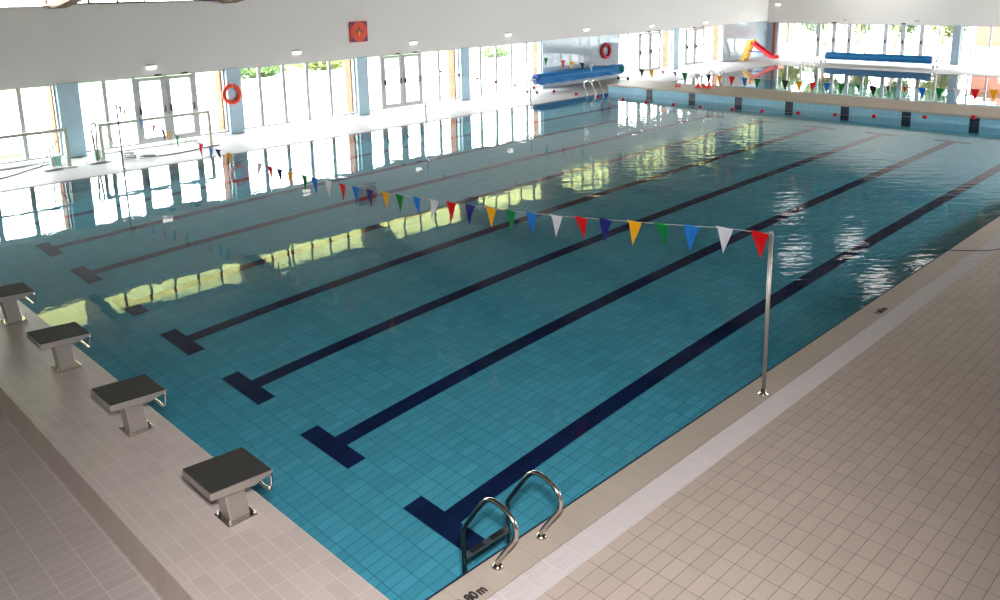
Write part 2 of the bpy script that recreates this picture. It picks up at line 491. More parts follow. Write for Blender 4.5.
def window(n, x0, x1, cuts, door=None, wname='window', z0=0.06, z1=ZH, yc=YW + 0.12, mat='frame', fw=0.055, doors_closer=True):
    """framed glazing along x; cuts = mullion positions; door = list of (left, right) leaf spans"""
    root = D.objects.new('%s_%d' % (wname, n), None); COL.objects.link(root)
    root.location = (x0, yc, z0); root['kind'] = 'structure'
    w = x1 - x0; h = z1 - z0
    bm = NB()
    box(bm, 0, w, -0.04, 0.04, 0, 0.06); box(bm, 0, w, -0.04, 0.04, h - 0.05, h)
    box(bm, 0, 0.05, -0.04, 0.04, 0.06, h - 0.05); box(bm, w - 0.05, w, -0.04, 0.04, 0.06, h - 0.05)
    obj('window_frame', bm, M[mat], root)
    for c in cuts:
        bm = NB(); box(bm, c - x0 - fw, c - x0 + fw, -0.04, 0.04, 0.06, h - 0.05)
        obj('mullion', bm, M[mat], root)
    ed = [x0] + list(cuts) + [x1]
    for a, b in zip(ed[:-1], ed[1:]):
        if door and any(a > d0 - 0.1 and b < d1 + 0.1 for d0, d1 in door):
            continue
        bm = NB(); box(bm, a - x0 + fw, b - x0 - fw, -0.006, 0.006, 0.06, h - 0.05)
        obj('pane', bm, M['glass'], root)
    for j, (a, b) in enumerate(door or []):
        a -= x0; b -= x0
        bm = NB()
        st = 0.09
        box(bm, a + fw, a + fw + st, -0.06, 0.02, 0.06, h - 0.06); box(bm, b - fw - st, b - fw, -0.06, 0.02, 0.06, h - 0.06)
        box(bm, a + fw + st, b - fw - st, -0.06, 0.02, 0.06, 0.18); box(bm, a + fw + st, b - fw - st, -0.06, 0.02, h - 0.16, h - 0.06)
        lf = obj('door_leaf', bm, M[mat], root)
        bm = NB(); box(bm, a + fw + st, b - fw - st, -0.026, -0.014, 0.18, h - 0.16)
        obj('pane', bm, M['glass'], lf)
        bm = NB(); tube(bm, [(a + fw + 0.03, -0.11, 0.98), (b - fw - 0.03, -0.11, 0.98)], 0.012)
        obj('push_bar', bm, M['dframe'], lf)
        hx = (a + fw + 0.04) if j == 0 else (b - fw - 0.04)
        bm = NB()
        for hx in (a + fw + 0.045, b - fw - 0.045):
            box(bm, hx - 0.02, hx + 0.02, -0.13, -0.06, 0.90, 1.10)
        obj('door_handle', bm, M['black'], lf)
        if doors_closer:
            bm = NB(); cx = b - fw - 0.16 if j == 0 else a + fw + 0.55
            box(bm, cx - 0.1, cx + 0.1, -0.12, -0.05, h - 0.03, h + 0.03)
            obj('door_closer', bm, M['dark'], lf)
    return root

window(1, 0.12, px[0] + 0.05, [1.0, 1.88, 2.76, 3.64])
window(2, px[0] + 0.62, px[1] + 0.05, [5.85, 6.70, 7.62, 8.53], [(6.70, 7.62), (7.62, 8.53)])
window(3, px[1] + 0.57, px[2] + 0.05, [10.75, 11.63, 12.53, 13.45])
window(4, px[2] + 0.57, px[3] + 0.05, [15.68, 16.62, 17.53, 18.44], [(15.68, 16.62), (16.62, 17.53)])
window(5, px[3] + 0.57, px[4] - 0.06, [20.68, 21.58, 22.48, 23.42])
window(6, 29.80, 34.35, [30.63, 31.53, 32.45, 33.36], [(31.53, 32.45), (32.45, 33.36)])
window(7, 34.85, px[7] - 0.03, [35.68, 36.54, 37.42], [(35.68, 36.54), (36.54, 37.42)])

# clerestory glazing between the roof beams
bcx = [px[k] + 0.3 for k in range(-2, 9)]
for k in range(len(bcx) - 1):
    a, b = bcx[k] + 0.16, bcx[k+1] - 0.16
    root = D.objects.new('window_%d' % (8 + k), None); COL.objects.link(root); root['kind'] = 'structure'
    root.location = (a, YW + 0.12, ZC)
    bm = NB(); w = b - a
    box(bm, 0, w, -0.06, 0.06, -0.02, 0.05); box(bm, 0, w, -0.04, 0.04, 0.74, 0.79)
    obj('window_frame', bm, M['dframe'], root)
    for j in range(7):
        bm = NB(); c = w * j / 6; box(bm, c - 0.028, c + 0.028, -0.03, 0.03, 0.05, 0.74)
        obj('mullion', bm, M['wood'], root)
    bm = NB(); box(bm, 0, w, -0.005, 0.005, 0.05, 0.74)
    obj('pane', bm, M['glass'], root)
# eaves outside: yellow pine boards
bm = NB()
vs = [bm.verts.new(p) for p in ((X0, YW + TH, 5.02), (XF + 12, YW + TH, 5.02), (XF + 12, YW + 2.3, 4.75), (X0, YW + 2.3, 4.75))]
bm.faces.new(vs)
r = bmesh.ops.extrude_face_region(bm, geom=list(bm.faces))
for v in r['geom']:
    if isinstance(v, bmesh.types.BMVert): v.co.z += 0.12
obj('ceiling_eaves', bm, M['soffit'], kind='structure')

# far wall
fy = [19.31, 18.43, 17.48, 16.58, 15.70, 14.79, 13.72, 12.80, 11.86, 10.99]
wall_mesh('wall_far', [(XF, XF + TH, Y0, YW, ZH - 0.08, 9.0), (XF, XF + TH, Y0, 1.0, 0, ZH - 0.08, 1), (XF, XF + TH, 19.95, YW, 0, ZH - 0.08, 1)], [M['white'], M['walltileX']])
bm = NB(); box(bm, XF - 0.06, XF + TH, 9.93, 10.32, 0, ZH - 0.08)
obj('trim_pillar_7', bm, M['walltileX'], kind='structure', bevel=0.01)
bm = NB(); box(bm, XF - 0.1, XF + 0.002, 20.05, 20.22, 0, ZH - 0.08)
obj('trim_corner_pipe_casing', bm, M['house'], kind='structure')
def far_window(n, y0, y1, cuts, heavy=(), doors=()):
    root = D.objects.new('window_%d' % n, None); COL.objects.link(root); root['kind'] = 'structure'
    root.location = (XF + 0.12, y0, 0.05)
    w = y1 - y0; h = ZH - 0.08 - 0.05
    bm = NB()
    box(bm, -0.04, 0.04, 0, w, 0, 0.06); box(bm, -0.04, 0.04, 0, w, h - 0.05, h); box(bm, -0.04, 0.04, 0, 0.05, 0.06, h - 0.05); box(bm, -0.04, 0.04, w - 0.05, w, 0.06, h - 0.05)
    obj('window_frame', bm, M['frame'], root)
    for c in cuts:
        fw = 0.11 if c in heavy else 0.035
        bm = NB(); box(bm, -0.05, 0.05, c - y0 - fw, c - y0 + fw, 0.06, h - 0.05)
        mm = obj('mullion', bm, M['dframe'] if c in heavy else M['frame'], root)
        if c in heavy:
            bm = NB(); box(bm, -0.11, -0.05, c - y0 - 0.03, c - y0 + 0.03, 0.92, 1.1)
            obj('door_handle', bm, M['black'], mm)
    ed = [y0] + sorted(cuts) + [y1]
    for a, b in zip(ed[:-1], ed[1:]):
        bm = NB(); box(bm, -0.006, 0.006, a - y0 + 0.03, b - y0 - 0.03, 0.06, h - 0.05)
        obj('pane', bm, M['glass'], root)
    for c in doors:
        bm = NB(); box(bm, -0.13, -0.05, c - y0 - 0.12, c - y0 + 0.12, h + 0.0, h + 0.07)
        obj('door_closer', bm, M['dark'], root)
far_window(18, 10.32, 19.95, fy, (17.48, 16.58, 15.70, 13.72, 12.80, 11.86), (16.58, 12.80))
far_window(19, 1.0, 9.93, [9.45, 8.58, 7.7, 6.8, 5.9, 5.0, 4.1, 3.2, 2.3])
# unseen walls behind and to the right of the camera, and the roof
wall_mesh('wall_right', [(X0, XF, Y0 - TH, Y0, -1.0, 2.3), (X0, XF, Y0 - TH, Y0, 4.9, 6.5), (X0, 15.0, Y0 - TH, Y0, 2.3, 4.9)], M['white'])  # gap in the unseen wall added to let more daylight into the hall
for k in range(4, 9):
    bm = NB(); box(bm, bcx[k] - 0.2, bcx[k] + 0.2, Y0 - TH, Y0, 2.3, 4.9); obj('trim_right_pillar_%d' % (k+1), bm, M['white'], kind='structure')
wall_mesh('wall_back', [(X0 - TH, X0, Y0, YW, -1.0, 9.0)], M['white'])
ridge_y, ridge_z, eave_z = 4.5, 7.2, 5.05
def roof(name, y0, z0, y1, z1):
    bm = NB()
    vs = [bm.verts.new(p) for p in ((X0 - 0.3, y0, z0), (XF + 0.3, y0, z0), (XF + 0.3, y1, z1), (X0 - 0.3, y1, z1))]
    bm.faces.new(vs)
    r = bmesh.ops.extrude_face_region(bm, geom=list(bm.faces))
    for v in r['geom']:
        if isinstance(v, bmesh.types.BMVert): v.co.z += 0.2
    obj(name, bm, M['ceil'], kind='structure')
roof('ceiling_left', YW + 0.3, eave_z - 0.04, ridge_y, ridge_z)
roof('ceiling_right', ridge_y, ridge_z, Y0 - 0.3, 5.0)
for k, c in enumerate(bcx):
    bm = NB()
    poly = [(YW + 0.4, 4.95), (YW + 0.4, ZC - 0.08), (YW - 0.3, ZC - 0.08), (ridge_y, ridge_z - 0.75), (Y0, 4.0), (Y0, 4.9), (ridge_y, ridge_z)]
    extrude_poly(bm, poly, c - 0.17, c + 0.17, axis='x')
    obj('ceiling_beam_%d' % (k+1), bm, M['wood'], kind='structure')

# ------------------------------------------------------------------ outside
slab('ground_paving', X0 - 40, XF + 60, YW + TH, 38.4, -1.3, -0.02, M['paving'])
slab('ground_paving_far', XF + TH, XF + 60, -40, YW + TH, -1.3, -0.02, M['paving'])
bm = NB(); box(bm, -40, 4.0, YW + 1.6, YW + 4.0, -0.02, 0.02)
o = obj('lawn', bm, M['lawn']); o['kind'] = 'stuff'; tag(o, 'strip of lawn outside the leftmost window bay', 'grass')
bm = NB(); box(bm, -40, 60, 38.4, 64.0, -1.0, 0.0)
o = obj('lawn', bm, M['lawn']); o['kind'] = 'stuff'; tag(o, 'lawn beyond the paving behind the left windows', 'grass')

def leaf_cloud(bm, c, rad, n, size, mi=0):
    for _ in range(n):
        while True:
            v = Vector((random.uniform(-1, 1), random.uniform(-1, 1), random.uniform(-1, 1)))
            if 0.25 < v.length < 1: break
        p = Vector(c) + Vector((v.x*rad[0], v.y*rad[1], v.z*rad[2]))
        a = Vector((random.gauss(0, 1), random.gauss(0, 1), random.gauss(0, 1))).normalized()
        b = a.orthogonal().normalized()
        s = size * random.uniform(0.6, 1.3)
        q = [bm.verts.new(p + a*s), bm.verts.new(p + b*s*0.45), bm.verts.new(p - a*s), bm.verts.new(p - b*s*0.45)]
        f = bm.faces.new(q); f.material_index = mi
def bush(loc, rad, n, label, mat='leaf'):
    t = thing('hedge_bush', label, 'bush', loc)
    bm = NB(); leaf_cloud(bm, (0, 0, rad[2]), rad, n, 0.16)
    obj('foliage', bm, M[mat], t, recalc=False)
    bm = NB(); tube(bm, [(0, 0, 0), (0.05, 0, rad[2] * 0.7), (0.1, 0.05, rad[2]*1.4)], [0.07, 0.05, 0.02], 6)
    obj('stem', bm, M['bark'], t)
def tree(loc, h, rad, label, mat='leaf', n=1400):
    t = thing('garden_tree', label, 'tree', loc)
    bm = NB()
    tube(bm, smoothpath([(0, 0, 0), (0.12, 0.05, h*0.3), (-0.05, 0.1, h*0.6), (0.1, 0, h)]), [0.16 - 0.10*i/18 for i in range(19)], 8)
    for k in range(4):
        a = k*1.7
        tube(bm, [(0.03, 0.05, h*(0.45 + 0.1*k)), (math.cos(a)*rad*0.5, math.sin(a)*rad*0.5, h*(0.62+0.1*k)), (math.cos(a)*rad*0.8, math.sin(a)*rad*0.8, h*(0.7+0.1*k))], [0.06, 0.04, 0.02], 6)
    obj('trunk', bm, M['bark'], t)
    bm = NB()
    for k in range(7):
        a = k * 2.4; rr = rad * 0.55
        leaf_cloud(bm, (math.cos(a)*rr, math.sin(a)*rr, h*(0.62 + 0.09*(k % 5))), (rad*0.6, rad*0.6, rad*0.45), n // 7, 0.2)
    obj('crown', bm, M[mat], t, recalc=False)
bush((19.3, 36.5, -0.02), (2.0, 0.9, 0.5), 1100, 'pale green hedge seen through the window bay left of the orange clock')
bush((23.6, 36.8, -0.02), (2.0, 0.9, 0.55), 1100, 'pale green hedge seen behind the brick pier below the orange clock', 'leafy')
bush((35.0, 34.5, -0.02), (1.4, 0.9, 0.35), 500, 'faint green bush seen through the window bay left of the blue tiled wall')
far_bits = [(56.0, 25.2, 3.6, 1.2, 'young tree with high foliage behind the left end of the far windows', 'leafy'),
            (54.0, 21.4, 4.2, 1.1, 'tree with yellow green crown seen behind the far glazed doors', 'leafy'),
            (57.5, 20.6, 4.6, 1.2, 'tree with two reddish branches seen above the far blue cover', 'leaf'),
            (54.5, 16.9, 4.4, 1.2, 'bushy tree seen above the right half of the far blue cover', 'leaf'),
            (58.0, 15.2, 4.0, 1.2, 'pale tree seen just left of the pillar in the far wall', 'leafy')]
for (x, y, h, r_, lab, mt) in far_bits:
    tree((x, y, 0), h, r_, lab, mt)
for k, (y, lab) in enumerate([(27.2, 'tall green hedge outside the far windows, at the left end of the row'), (23.8, 'tall green hedge outside the far glazed doors above the left end of the cover roll'), (20.4, 'tall green hedge outside the far windows above the middle of the cover roll'), (17.0, 'tall green hedge outside the far windows beside the pillar')]):
    bush((65.0, y, -0.02), (1.2, 1.62, 1.75), 2400, lab, 'leafy' if k % 2 else 'leaf')
t = thing('salmon_wall', 'salmon coloured garden wall outside the left end of the far windows', 'garden wall', (60.0, 26.6, 0))
bm = NB(); box(bm, 0, 0.25, 0, 9.0, 0, 3.0); obj('wall', bm, M['house'], t)
bm = NB(); box(bm, -0.05, 0.30, -0.05, 9.05, 3.0, 3.1); obj('coping', bm, M['frame'], t)
t = thing('salmon_house', 'salmon coloured house seen through the windows at far right', 'building', (58.0, 4.0, 0))
bm = NB(); box(bm, 0, 8, -9.0, 9.2, 0, 3.2); obj('wall', bm, M['house'], t)
bm = NB(); extrude_poly(bm, [(-9.5, 3.2), (9.7, 3.2), (0.1, 5.4)], -0.4, 8.4, axis='x'); obj('roof', bm, M['brick'], t)
bm = NB(); box(bm, -0.03, 0.02, 6.6, 7.6, 1.0, 2.2); obj('window', bm, M['dframe'], t)

# ------------------------------------------------------------------ starting blocks
def starting_block():
    t = thing('starting_block', '', 'starting block', (-0.27, LY[0], HP), 0, 'starting blocks on the raised tiled start edge')
    bm = NB(); box(bm, -0.13, 0.12, -0.125, 0.125, 0, 0.014)
    bp = obj('base_plate', bm, M['polished'], t, bevel=0.003)
    for sx in (-1, 1):
        for sy in (-1, 1):
            bm = NB(); lathe(bm, [(0.014, 0.014), (0.014, 0.024), (0.006, 0.026), (0.006, 0.05), (0.004, 0.052)], 8, (sx*0.108, sy*0.105, 0))
            obj('bolt', bm, M['steel'], bp)
    bm = NB()
    lo = [(-0.085, -0.085), (0.085, -0.085), (0.085, 0.085), (-0.085, 0.085)]
    A = [bm.verts.new((u - 0.005, v, 0.012)) for u, v in lo]; B = [bm.verts.new((u - 0.045, v, 0.37)) for u, v in lo]
    for i in range(4): bm.faces.new((A[i], A[(i+1) % 4], B[(i+1) % 4], B[i]))
    bm.faces.new(A[::-1]); bm.faces.new(B)
    obj('pedestal', bm, M['dull'], t, bevel=0.008)
    # platform: folded steel box, deeper at the back, tilted slightly towards the water
    bm = NB()
    prof = [(-0.30, 0.378), (-0.30, 0.437), (0.225, 0.408), (0.225, 0.385), (0.06, 0.345)]
    extrude_poly(bm, [(u, v) for u, v in prof], -0.245, 0.245, axis='y')
    obj('platform', bm, M['dull'], t, bevel=0.006)
    bm = NB()
    def top(u): return 0.437 + (u + 0.30) * (0.408 - 0.437) / 0.525
    q = [(-0.292, top(-0.292)), (0.217, top(0.217)), (0.217, top(0.217) + 0.008), (-0.292, top(-0.292) + 0.008)]
    extrude_poly(bm, q, -0.238, 0.238, axis='y')
    obj('tread', bm, M['tread'], t)
    bm = NB()
    path = smoothpath([(0.19, -0.225, 0.385), (0.215, -0.225, 0.36), (0.215, -0.225, 0.29)], 3) + smoothpath([(0.205, -0.215, 0.245), (0.195, -0.19, 0.235), (0.195, 0.0, 0.235), (0.195, 0.19, 0.235), (0.205, 0.215, 0.245)], 3) + smoothpath([(0.215, 0.225, 0.29), (0.215, 0.225, 0.36), (0.19, 0.225, 0.385)], 3)
    tube(bm, path, 0.0135, 8)
    obj('grip_bar', bm, M['polished'], t)
    return t
sb = starting_block()
lab = ['starting block nearest the camera, on the first numbered lane from the right edge'.replace(' numbered', ''),
       'second starting block, between the nearest one and the one beyond it',
       'third starting block from the camera, with dry steel pedestal near the pool corner of light reflection',
       'starting block cut by the left picture edge, farthest one in view']
lab[2] = 'third starting block from the camera, next to the one cut by the picture edge'
for i in range(4):
    o = sb if i == 0 else copy_tree(sb)
    o.location = (-0.27, LY[i] + 0.02, HP); o['label'] = lab[i]

# ------------------------------------------------------------------ pool ladders
def ladder(loc, rz, label, gap, prof, name='pool_ladder', r=0.02, steps=3, mat='polished', seg=10, sub=8):
    """prof: (y, z) path of a rail in its own plane, from the deck flange over the top into the water"""
    t = thing(name, label, 'pool ladder', loc, rz, 'steel pool ladders')
    zs = [p for p in prof if p[1] < 0.0]
    for k in (0, 1):
        bm = NB(); tube(bm, smoothpath([(k*gap, y, z) for y, z in prof], sub), r, seg)
        h = obj('handrail', bm, M[mat], t)
        bm = NB(); lathe(bm, [(r*2.3, 0.0), (r*2.3, 0.008), (r*1.7, 0.022), (r*1.1, 0.03)], 16, (k*gap, prof[0][0], prof[0][1]))
        obj('floor_flange', bm, M[mat], h)
    yb = prof[-1][0]
    for s in range(steps):
        z = -0.125 - 0.27 * s
        if z < prof[-1][1]: break
        bm = NB(); box(bm, r*0.6, gap - r*0.6, yb - 0.04, yb + 0.025, z, z + 0.025)
        st = obj('step', bm, M['goalstep'], t, bevel=0.004)
        for a, b in ((0.12, 0.42), (0.58, 0.88)):
            bm = NB(); box(bm, gap*a, gap*b, yb - 0.036, yb + 0.021, z + 0.025, z + 0.029)
            obj('step_tread', bm, M['black'], st)
    return t
near_prof = [(-0.14, 0.0), (-0.15, 0.06), (-0.24, 0.20), (-0.345, 0.36), (-0.345, 0.46), (-0.27, 0.535), (-0.16, 0.568), (-0.06, 0.555), (0.02, 0.485), (0.13, 0.33), (0.235, 0.175), (0.255, 0.11), (0.255, -0.1), (0.255, -0.5)]
ladder((1.05, 0, 0), 0, 'curved steel pool ladder in the near corner beside the depth marking', 0.51, near_prof, r=0.0205)
ladder((24.38, W, 0), PI, 'steel pool ladder at the far left corner below the blue cover roll', 0.52, near_prof, r=0.02)
kid_prof = [(-0.16, 0.0), (-0.17, 0.1), (-0.25, 0.26), (-0.3, 0.42), (-0.25, 0.54), (-0.14, 0.6), (-0.02, 0.58), (0.1, 0.46), (0.16, 0.3), (0.17, 0.0), (0.17, -0.5)]
ladder((27.15, 13.88, HP), PI/2 + PI, 'steel ladder hoops on the walkway behind the orange cones', 0.50, kid_prof, steps=2)
ladder((39.5, 15.48, 0), PI/2, 'ladder hoops on the far edge of the small pool', 0.50, kid_prof, steps=2)

# ------------------------------------------------------------------ rope lines and poles
def pole(loc, h, label, r=0.022, mat='dull'):
    t = thing('rope_pole', label, 'pole', loc, 0, 'poles carrying the ropes across the pool')
    bm = NB(); tube(bm, [(0, 0, 0.0), (0, 0, h)], r, 12)
    obj('post', bm, M[mat], t)
    bm = NB(); lathe(bm, [(r*2.4, 0), (r*2.4, 0.01), (r*1.4, 0.018), (r*1.3, 0.07)], 14)
    obj('base_socket', bm, M['polished'], t)
    bm = NB(); lathe(bm, [(r*1.15, h - 0.004), (r*1.15, h + 0.012), (r*0.7, h + 0.022)], 12)
    cp = obj('cap', bm, M['dframe'], t)
    bm = NB(); tube(bm, [(0, 0.028*math.cos(a), h - 0.03 + 0.02*math.sin(a)) for a in [k*PI/4 for k in range(8)]], 0.005, 6, closed=True)
    obj('rope_ring', bm, M['steel'], t)
    return t
HPOLE = 1.85
pole((5.07, -0.25, 0), HPOLE, 'slim steel pole on the right pool edge holding the near pennant rope')
pole((5.05, W + 0.2, 0), 1.74, 'slim pole on the left deck before the goal with hose coils', 0.022, 'polegrey')
pole((15.2, W + 0.15, 0), 1.80, 'thin pole on the left deck holding the rope of red floats', 0.02, 'polegrey')
pole((20.42, W + 0.15, 0), 1.80, 'thin pole on the left deck before the blue cover roll', 0.02, 'polegrey')
pole((15.2, -0.25, 0), 1.85, 'right deck pole of the red float rope, outside the picture', 0.018)
pole((20.44, -0.25, 0), 1.85, 'right deck pole of the far pennant rope, outside the picture', 0.018)

def interp(pts, y):
    for (a, za), (b, zb) in zip(pts[:-1], pts[1:]):
        if min(a, b) <= y <= max(a, b):
            return za + (zb - za) * (y - a) / (b - a)
    return pts[-1][1] if abs(y - pts[-1][0]) < abs(y - pts[0][0]) else pts[0][1]
COLN = {'r': ('flag_red', 'red pennant'), 'w': ('flag_white', 'white pennant'), 's': ('flag_sky', 'light blue pennant'), 'g': ('flag_green', 'green pennant'),
        'y': ('flag_yellow', 'yellow pennant'), 'n': ('flag_navy', 'dark blue pennant'), 'd': ('flag_dark', 'dark grey pennant')}
def pennant_rope(x, curve, flags, label, w=0.2, h=0.29):
    t = thing('pennant_rope', label, 'pennant line', (x, 0, 0))
    bm = NB(); tube(bm, [(0, y, z) for y, z in curve], 0.0045, 6)
    obj('rope', bm, M['rope'], t)
    for y, c, fold in flags:
        z = interp(curve, y)
        bm = NB()
        ww = w * (0.55 if fold else 1.0)
        n = 5
        tw = random.uniform(-0.25, 0.25) + (1.0 if fold else 0)
        lean = random.uniform(-0.05, 0.05)
        rows = []
        for i in range(n + 1):
            f = i / n
            hw = ww/2 * (1 - f) + 0.002
            off = 0.018 * math.sin(f * 3 + y * 5) + lean * f
            row = []
            for s in (-1, 0, 1):
                u = s * hw
                row.append(Vector((off + 0.012*(1 - abs(s))*math.sin(f*4 + y), u*math.cos(tw*f*0.6), -f*h*(0.55 if fold else 1))) + Vector((u*math.sin(tw*f*0.6), 0, 0)))
            rows.append(row)
        fr = [[bm.verts.new(p) for p in r] for r in rows]
        for i in range(n):
            for j in range(2):
                bm.faces.new((fr[i][j], fr[i][j+1], fr[i+1][j+1], fr[i+1][j]))
        bmesh.ops.solidify(bm, geom=list(bm.faces), thickness=0.002)
        # hem folded over the rope
        box(bm, -0.007, 0.007, -ww/2, ww/2, -0.012, 0.006)
        m, lb = COLN[c]
        p = obj('pennant', bm, M[m], t, loc=(0, y, z), recalc=True)
        p['label'] = lb
curve1 = [(W + 0.176, 1.70), (17.24, 1.60), (16.36, 1.47), (15.57, 1.39), (14.75, 1.30), (13.92, 1.26), (12.71, 1.20), (11.87, 1.18), (11.0, 1.145), (10.25, 1.12), (9.46, 1.115), (8.64, 1.125), (7.78, 1.145),
          (6.94, 1.175), (6.13, 1.22), (5.29, 1.275), (4.46, 1.34), (3.63, 1.405), (2.8, 1.485), (1.96, 1.59), (1.13, 1.69), (0.31, 1.80), (-0.226, 1.84)]
f1 = [(-0.12, 'r'), (0.31, 'w'), (0.72, 's'), (1.13, 'g'), (1.53, 'y'), (1.96, 'n'), (2.36, 'r'), (2.8, 'w'), (3.23, 's'), (3.63, 'g'), (4.05, 'y'), (4.46, 'n'), (4.88, 'r'), (5.29, 'w'), (5.7, 's'), (6.13, 'g'),
      (6.54, 'y'), (6.94, 'n'), (7.34, 's'), (7.78, 'r'), (8.18, 'w'), (8.64, 's'), (9.01, 'g'), (9.46, 'y'), (9.84, 'n'), (10.25, 'r'), (10.6, 'w'), (11.87, 'y'), (12.33, 'n'), (12.71, 's'), (13.14, 'r'),
      (13.92, 'g', 1), (14.34, 'g'), (14.75, 'y'), (15.12, 'n'), (15.57, 'r'), (16.36, 's'), (16.77, 'd', 1), (17.24, 'y'), (17.56, 'd')]
pennant_rope(5.07, curve1, [(a[0], a[1], len(a) > 2) for a in f1], 'near rope of bright triangular pennants from the steel pole across the pool')
curve2 = [(W + 0.128, 1.79), (16.89, 1.79), (16.03, 1.74), (15.15, 1.70), (13.9, 1.665), (12.52, 1.62), (11.2, 1.585), (9.94, 1.575), (8.69, 1.555), (6.92, 1.56), (4.81, 1.57), (3.11, 1.625), (1.85, 1.68), (-0.226, 1.84)]
f2 = [(16.89, 'g'), (16.03, 'r'), (15.62, 'y'), (15.15, 'd'), (14.71, 'w'), (13.38, 'g'), (12.52, 'd'), (12.12, 'y'), (11.68, 'r', 1), (11.21, 'd', 1), (10.83, 'g'), (10.36, 'w'), (9.94, 'd'), (9.55, 'y'), (9.13, 'r'),
      (8.69, 's'), (8.25, 'g'), (7.37, 'd'), (6.92, 'y'), (6.53, 'r'), (6.10, 's'), (5.68, 'g'), (5.23, 'g', 1), (4.81, 'd'), (4.41, 'd', 1), (3.98, 'r', 1), (3.54, 's'), (3.11, 'g'), (2.69, 'w'), (2.27, 'r'), (1.85, 'y')]
pennant_rope(20.43, curve2, [(a[0], a[1], len(a) > 2) for a in f2], 'far rope of small triangular pennants hanging before the walkway and far windows')
curve3 = [(W + 0.128, 1.79), (16.82, 1.74), (15.93, 1.67), (15.08, 1.62), (14.25, 1.56), (13.41, 1.52), (12.63, 1.49), (11.83, 1.45), (11.0, 1.43), (10.21, 1.41), (9.35, 1.405), (8.6, 1.40), (7.76, 1.40), (6.97, 1.41),
          (6.08, 1.425), (5.29, 1.45), (4.4, 1.49), (3.55, 1.53), (2.7, 1.58), (1.68, 1.66), (0.78, 1.74), (-0.228, 1.83)]
t = thing('float_rope', 'rope of small red floats hanging across the pool before the walkway', 'float line', (15.2, 0, 0))
bm = NB(); tube(bm, [(0, y, z) for y, z in curve3], 0.0025, 5); obj('rope', bm, M['rope'], t)
for y, z in curve3[1:-1]:
    bm = NB(); bmesh.ops.create_uvsphere(bm, u_segments=12, v_segments=8, radius=0.045)
    for v in bm.verts: v.co.y *= 1.15
    for f in bm.faces: f.smooth = True
    p = obj('float', bm, M['redfloat'] if y < 15.95 and not (13.0 < y < 13.0) else M['dark'], t, loc=(0, y, z))

# ------------------------------------------------------------------ water polo goals on the left deck
def goal(loc, w, label, side):
    """side: which post the folded net frame leans against"""
    t = thing('water_polo_goal', label, 'goal', loc, 0, 'water polo goals parked on the left deck')
    h = 1.0; r = 0.042
    for x in (0, w):
        bm = NB(); box(bm, x - r, x + r, -r, r, 0.02, h + r)
        obj('goal_post', bm, M['goal'], t, bevel=0.008)
        bm = NB(); box(bm, x - 0.14, x + 0.14, -0.18, 0.1, 0.0, 0.025); obj('foot_plate', bm, M['goal'], t)
        bm = NB(); tube(bm, smoothpath([(x, 0.0, 0.05), (x, 0.45, 0.04), (x, 0.85, 0.05)]), 0.02); obj('base_rail', bm, M['goal'], t)
    sx = 1 if side == 0 else -1
    x = 0 if side == 0 else w
    bm = NB(); tube(bm, [(x + sx*0.06, 0.02, h - 0.06), (x + sx*0.62, 0.3, 0.05)], 0.012); obj('brace', bm, M['hose'], t)
    o = x - 0.18 if side == 0 else x - 0.42
    bm = NB(); tube(bm, smoothpath([(o, -0.05, 0.03), (o - 0.03, -0.02, 0.5), (o - 0.05, 0.0, 0.92), (o - 0.02, 0.03, 1.05), (o + 0.07, 0.08, 1.06), (o + 0.12, 0.12, 0.95), (o + 0.1, 0.16, 0.5), (o + 0.12, 0.2, 0.03)], 5), 0.026 if side == 0 else 0.016)
    obj('folded_frame', bm, M['goal'] if side else M['hose'], t)
    bm = NB(); tube(bm, smoothpath([(o + 0.05, -0.02, 0.03), (o + 0.0, 0.02, 0.4), (o + 0.04, 0.06, 1.0)], 5), 0.01); obj('net_cord', bm, M['leafcord'], t)
    bm = NB(); box(bm, o - 0.25, o + 0.2, -0.22, 0.12, 0.0, 0.05); obj('base_plate', bm, M['frame'], t, bevel=0.01)
    bm = NB(); box(bm, o + 0.05, o + 0.3, 0.22, 0.42, 0.0, 0.30); obj('float_box', bm, M['teal'], t, bevel=0.03)
    bm = NB(); box(bm, r, w - r, -r, r, h - r, h + r); obj('crossbar', bm, M['goal'], t, bevel=0.008)
    bm = NB(); tube(bm, [(0, 0.85, 0.05), (w, 0.85, 0.05)], 0.02); obj('back_rail', bm, M['goal'], t)
goal((5.12, 19.3, 0), 3.1, 'water polo goal on the left deck behind the hose coils', 0)
goal((1.2, 19.3, 0), 3.04, 'water polo goal at the left picture edge, partly cut off', 1)
def coil(loc, label, R, n, mat='hose'):
    bm = NB()
    pts = []
    for i in range(n * 20):
        a = i * 2*PI/20
        rr = R + 0.03*math.sin(i*0.37) - 0.04*((i // 20) % 2)
        pts.append((rr*math.cos(a), rr*math.sin(a), 0.012 + 0.03*(i/20)))
    tube(bm, pts, 0.010, 6)
    tag(obj('hose_coil', bm, M[mat], None, loc), label, 'hose', 'hoses lying on the left deck')
coil((5.72, 19.05, 0), 'upright stack of coiled grey hose beside the goal post', 0.16, 6)
coil((6.12, 18.82, 0), 'flat loose coil of grey hose before the goal', 0.21, 3)
def hose(pts, label, r=0.016, mat='hose', name='garden_hose', cat='hose', grp='hoses lying on the left deck'):
    bm = NB(); tube(bm, smoothpath(pts, 8), r, 7)
    tag(obj(name, bm, M[mat]), label, cat, grp)
hose([(6.35, 18.82, 0.017), (6.8, 18.75, 0.017), (7.3, 18.82, 0.017), (7.8, 18.95, 0.017), (8.35, 19.05, 0.017)], 'dark hose stretched on the deck right of the coils')
